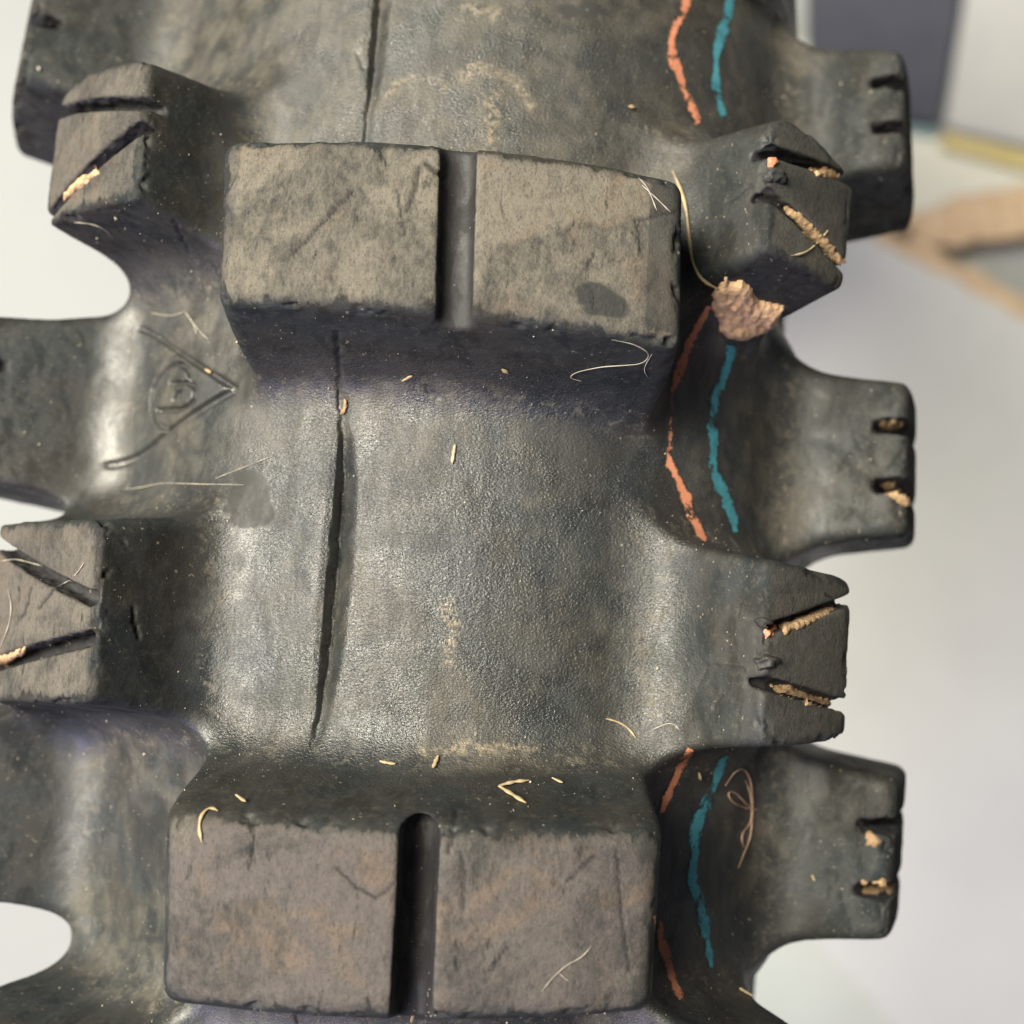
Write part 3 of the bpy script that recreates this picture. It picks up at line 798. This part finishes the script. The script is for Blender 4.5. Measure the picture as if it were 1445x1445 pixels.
def tube(name, pts, rad, mat, flat=1.0, lift=0.12, sides=6, taper=True, jitter=0.0, smooth=6, **props):
    """straw or hair lying on the rubber along a photo polyline"""
    q = resample([(x, y, 0) for x, y in pts], 3.0)
    p, g, ok = cast(q[:, 0], q[:, 1]); p, g = p[ok], g[ok]
    if len(p) < 3: print('tube lost', name, pts[0]); return
    p = p + g * (lift + rad * flat)
    for _ in range(smooth): p[1:-1] = 0.25 * p[:-2] + 0.5 * p[1:-1] + 0.25 * p[2:]
    n = len(p); T = np.gradient(p, axis=0); T /= np.maximum(np.linalg.norm(T, axis=1, keepdims=True), 1e-9)
    Bn = np.cross(T, g); Bn /= np.maximum(np.linalg.norm(Bn, axis=1, keepdims=True), 1e-9); Nn = np.cross(Bn, T)
    u = np.linspace(0, 1, n); r = rad * (np.clip(np.minimum(u, 1 - u) * 9, 0.45, 1) if taper else np.ones(n))
    r = r * (1 + 0.25 * np.sin(u * 17 + p[0, 0]))
    a = np.linspace(0, 2 * np.pi, sides, endpoint=False)
    V = p[:, None] + r[:, None, None] * (np.cos(a)[None, :, None] * Bn[:, None] + flat * np.sin(a)[None, :, None] * Nn[:, None])
    V = V.reshape(-1, 3)
    f = []
    for i in range(n - 1):
        for j in range(sides): f.append((i * sides + j, i * sides + (j + 1) % sides, (i + 1) * sides + (j + 1) % sides, (i + 1) * sides + j))
    f = f + [(0, 0, 0, 0)] * 0
    return V, np.array(f)
def strand(name, label, cat, group, paths, rad, mat, **kw):
    Vs, Fs, n = [], [], 0
    for pts in paths:
        r = tube(name, pts, rad, mat, **kw)
        if r is None: continue
        Vs.append(r[0]); Fs.append(r[1] + n); n += len(r[0])
    if not Vs: return
    V = np.concatenate(Vs); f = np.concatenate(Fs); org = V.mean(0)
    nn = vert_normals(V, f)
    o = link(name, make_mesh(name, V, f, None, None, mat, origin=org), None, label=label, category=cat, group=group)
    o.location = Vector(org * MM)
SG, FG = 'straw bits lying on the tyre', 'hairs and fibres on the tyre'
def straw(label, *paths, rad=0.28, mat=STRAW, flat=0.45): strand('straw_bit', label, 'straw', SG, paths, rad * 0.85, mat, flat=flat)
def fibre(label, *paths, rad=0.06, mat=FIBRE): strand('fibre', label, 'fibre', FG, paths, rad, mat, lift=0.1)
straw('V-shaped pale straw husk on the wall of the knob with a brown face', [(704, 1112), (722, 1106), (746, 1104)], [(704, 1112), (720, 1122), (742, 1136)], rad=0.32)
straw('tiny straw chip beside the V-shaped husk', [(779, 1100), (786, 1104), (794, 1107)], rad=0.24)
straw('straight straw sliver on the grained rubber below the centre knob', [(642, 628), (640, 640), (638, 654)], rad=0.22)
straw('curled brown husk beside the moulding seam', [(488, 562), (492, 572), (489, 581), (481, 585)], rad=0.30, mat=MUD_YELLOW)
straw('pale wood chip on the shaded wall of the centre knob', [(568, 536), (575, 532), (582, 528)], rad=0.22)
straw('square pale flake on the shaded wall of the centre knob', [(708, 518), (712, 522), (717, 524)], rad=0.32)
straw('pale chip standing above the V-shaped husk, by the grained hollow', [(618, 1068), (615, 1078), (611, 1086)], rad=0.26)
straw('blunt tan chip at the foot of the knob with the husk', [(536, 1076), (546, 1079), (558, 1080)], rad=0.24)
straw('bright orange straw fragment near the bent stalk', [(333, 1124), (340, 1128), (347, 1134)], rad=0.24)
straw('bent straw stalk on the corner of the knob near the orange fragment', [(286, 1188), (281, 1168), (284, 1150), (298, 1138), (308, 1146)], rad=0.20)
straw('pale straw sliver beside the lowest end of the teal stripe', [(1042, 1396), (1052, 1402), (1064, 1409)], rad=0.30)
straw('round yellow grain inside the emblem triangle', [(291, 525), (295, 528), (299, 529)], rad=0.34, flat=0.8)
straw('small yellow grain on the rubber above the slotted centre knob', [(885, 152), (890, 154), (894, 153)], rad=0.26, flat=0.8)
straw('small tan seed between the orange and teal stripes', [(984, 1088), (986, 1094), (987, 1099)], rad=0.24, flat=0.8)
straw('pale chip on the side knob below the hair tangle', [(1146, 1234), (1148, 1238), (1150, 1242)], rad=0.24, flat=0.8)
straw('upright straw chip below the lower end of the wide groove', [(585, 1424), (583, 1433), (581, 1441)], rad=0.22)
fibre('long stiff straw stalk standing beside the slotted centre knob', [(950, 243), (962, 270), (970, 300), (974, 340), (978, 372), (990, 394), (1016, 406)], rad=0.20, mat=STRAW)
fibre('curved straw hair lying across the muddy slot', [(1114, 361), (1130, 360), (1146, 350), (1156, 338), (1166, 326)], [(1134, 334), (1148, 338), (1158, 338)], rad=0.11, mat=STRAW)
fibre('looped brown hair tangle beside the teal stripe', [(1022, 1108), (1034, 1088), (1048, 1080), (1058, 1100), (1061, 1140), (1058, 1180), (1040, 1224)], [(1068, 1142), (1048, 1140), (1030, 1132), (1022, 1116), (1034, 1114), (1050, 1134), (1062, 1142)], [(1050, 1100), (1058, 1120), (1060, 1160), (1042, 1178), (1048, 1196)], rad=0.085, mat=FIBRE_BROWN)
fibre('white cobweb strand on the shaded wall of the centre knob', [(864, 478), (895, 484), (920, 498), (908, 512), (880, 514), (848, 516), (810, 524), (800, 532), (820, 536)], [(920, 498), (905, 522), (914, 530)], rad=0.05)
fibre('fine pale hair along the top of the knob below the emblem', [(160, 692), (195, 690), (230, 682), (280, 684), (345, 685)], rad=0.05)
fibre('fine pale hair crossing the smooth patch below the emblem', [(305, 676), (340, 662), (385, 644)], rad=0.045)
fibre('pale hair curving over the slot of the knob below the emblem', [(78, 832), (100, 820), (114, 806), (120, 794)], [(0, 793), (24, 790), (40, 796), (62, 799)], rad=0.06)
fibre('long pale hair hanging on the outer knob face below the emblem', [(13, 832), (19, 856), (14, 885), (1, 916)], rad=0.06)
fibre('short yellow straw hair at the foot of the cracked shoulder knob', [(854, 1014), (872, 1018), (888, 1028), (897, 1042)], rad=0.10, mat=STRAW)
fibre('thin white hair curling beside the yellow straw hair', [(922, 1030), (938, 1022), (952, 1018), (960, 1030)], rad=0.06)
fibre('white fluff strands between the emblem and the shoulder knob', [(214, 441), (232, 446), (252, 446), (262, 440)], [(262, 440), (272, 452), (280, 466), (296, 480)], [(268, 448), (276, 458), (279, 472)], rad=0.06)
fibre('branched white scratchy fibre on the brown knob face', [(764, 1398), (780, 1378), (800, 1360), (822, 1350), (834, 1334)], [(788, 1372), (796, 1380), (802, 1384)], rad=0.045)
fibre('thin hair on the wall of the knob above the emblem', [(105, 312), (130, 314), (150, 322), (160, 334)], rad=0.05)
fibre('pale hair on the face of the slotted centre knob', [(900, 252), (912, 262), (920, 282), (926, 298)], [(905, 262), (925, 280), (945, 300)], rad=0.055)

# loose dust grains all over the tread: nobody could count them
ii = RNG.choice(len(P3), 13000, replace=False)
pp = project(P3[ii]); vis = (np.sum(N3[ii] * (CAM - P3[ii]), 1) > 0)
dens = vnoise(ST[ii] * 0.12, 41) + 0.5 * vnoise(ST[ii] * 0.5, 42) + RNG.uniform(-0.7, 0.7, len(ii))
ii = ii[vis & (dens > 0.15) & (top[ii] < 0.3)]
sz = np.exp(RNG.normal(math.log(0.036), 0.65, len(ii)))
tet = np.array([(1, 0, -0.3), (-0.5, 0.87, -0.3), (-0.5, -0.87, -0.3), (0, 0, 0.9)])
Vd = []; Fd = []
for a, k in enumerate(ii):
    q = RNG.normal(size=(3, 3)); q, _ = np.linalg.qr(q)
    Vd.append(P3[k] + N3[k] * sz[a] * 0.4 + (tet * sz[a] * RNG.uniform(0.6, 1.8, (4, 1))) @ q)
    b = a * 4; Fd += [(b, b + 1, b + 2), (b, b + 3, b + 1), (b + 1, b + 3, b + 2), (b + 2, b + 3, b)]
link('dust_grains', make_mesh('dust_grains', np.concatenate(Vd), np.array(Fd), None, None, SPECK), None, kind='stuff', label='pale dust grains scattered over the black rubber', category='dust')

# ------------------------------------------------------------------ things on the floor behind
def ragged(px, amp=5.0, seed=0):
    out = []
    for (x0, y0), (x1, y1) in zip(px, px[1:] + px[:1]):
        n = max(1, int(math.hypot(x1 - x0, y1 - y0) / 14)) if max(x0, x1) < 1480 else 1
        for i in range(n): out.append((x0 + (x1 - x0) * i / n + random.uniform(-amp, amp) * (n > 1), y0 + (y1 - y0) * i / n + random.uniform(-amp, amp) * (n > 1)))
    return out
def plan(px, z): return [tuple(on_plane(x, y, z)[:2]) for x, y in px]
LAM_GREY = simple('grey_laminate', (0.47, 0.475, 0.485), (0.51, 0.515, 0.52), 0.5, 12)
LAM_CREAM = simple('cream_laminate', (0.50, 0.50, 0.44), (0.54, 0.53, 0.47), 0.5, 12)
CHIP = simple('chipboard', (0.42, 0.29, 0.18), (0.56, 0.43, 0.30), 0.9, 160, 0.002)
SLATE = simple('slate_card', (0.040, 0.043, 0.060), (0.047, 0.050, 0.068), 0.7, 60)
WHITE = simple('white_card', (0.33, 0.335, 0.335), (0.36, 0.36, 0.355), 0.6, 40)
YELLOW = simple('yellow_card', (0.42, 0.35, 0.15), (0.46, 0.39, 0.19), 0.6, 60)
TEALC = simple('teal_card', (0.20, 0.30, 0.29), (0.24, 0.34, 0.33), 0.7, 60)
def thing(name, label, cat, loc=(0, 0, 0)):
    o = bpy.data.objects.new(name, None); COL.objects.link(o); o['label'] = label; o['category'] = cat; o.empty_display_size = 0.03
    return o
b1 = thing('laminated_board', 'broad pale grey laminated board with a torn tan chipboard edge, flat on the floor', 'board')
core = [(1150, 300), (1225, 318), (1300, 345), (1370, 378), (1445, 422), (1660, 560), (1660, 1700), (1560, 1700), (1290, 1465), (1140, 1302), (1080, 1200), (1070, 700), (1110, 360)]
lam = [(1150, 314), (1225, 335), (1290, 366), (1360, 404), (1445, 450), (1655, 580), (1655, 1695), (1552, 1695), (1284, 1470), (1134, 1308), (1074, 1202), (1064, 700), (1116, 375)]
link('core', box_mesh('core', plan(ragged(core, 5), 16), 0, 16, CHIP, 0), b1)
link('laminate', box_mesh('laminate', plan(ragged(lam, 4), 17), 16.05, 17.2, LAM_GREY, 0), b1)
b2 = thing('laminated_board', 'cream laminated board with a broken chipboard corner carrying the slate box', 'board')
core2 = [(960, 60), (1330, 60), (1700, 60), (1700, 300), (1560, 322), (1445, 334), (1350, 345), (1305, 343), (1290, 318), (1210, 330), (960, 320)]
lam2 = [(965, 60), (1330, 60), (1695, 60), (1695, 238), (1560, 246), (1445, 262), (1350, 280), (1300, 298), (1255, 316), (1205, 326), (965, 312)]
link('core', box_mesh('core', plan(ragged(core2, 5), 18), 0, 18, CHIP, 0), b2)
link('laminate', box_mesh('laminate', plan(ragged(lam2, 5), 19), 18.05, 19.2, LAM_CREAM, 0), b2)
b3 = thing('slate_box', 'dark slate-coloured card box with a teal foot on the cream board', 'box')
link('box_body', box_mesh('box_body', plan([(1143, -140), (1380, -140), (1327, 172), (1230, 160), (1143, 148)], 34), 24, 34, SLATE, 1.0), b3)
link('box_foot', box_mesh('box_foot', plan([(1143, -130), (1378, -130), (1324, 192), (1235, 176), (1143, 160)], 24), 19.3, 24, TEALC, 0.6), b3)
b4 = thing('white_box', 'white card box with a yellow strip along its foot', 'box')
link('box_body', box_mesh('box_body', plan([(1385, -140), (1700, -140), (1700, 250), (1445, 204), (1335, 178)], 34), 26, 34, WHITE, 1.0), b4)
link('yellow_strip', box_mesh('yellow_strip', plan([(1385, -130), (1695, -130), (1695, 296), (1445, 238), (1330, 206)], 26), 19.3, 26, YELLOW, 0.6), b4)

SHEET = simple('white_paper', (0.40, 0.43, 0.41), (0.43, 0.46, 0.44), 0.7, 20)
o = link('paper_sheet', box_mesh('paper_sheet', plan([(980, 1180), (1090, 1210), (1150, 1310), (1290, 1476), (1420, 1620), (900, 1640), (880, 1220)], 1.5), 0.3, 1.5, SHEET, 0.2), None, label='white paper sheet lying under the tyre beside the grey board', category='paper')
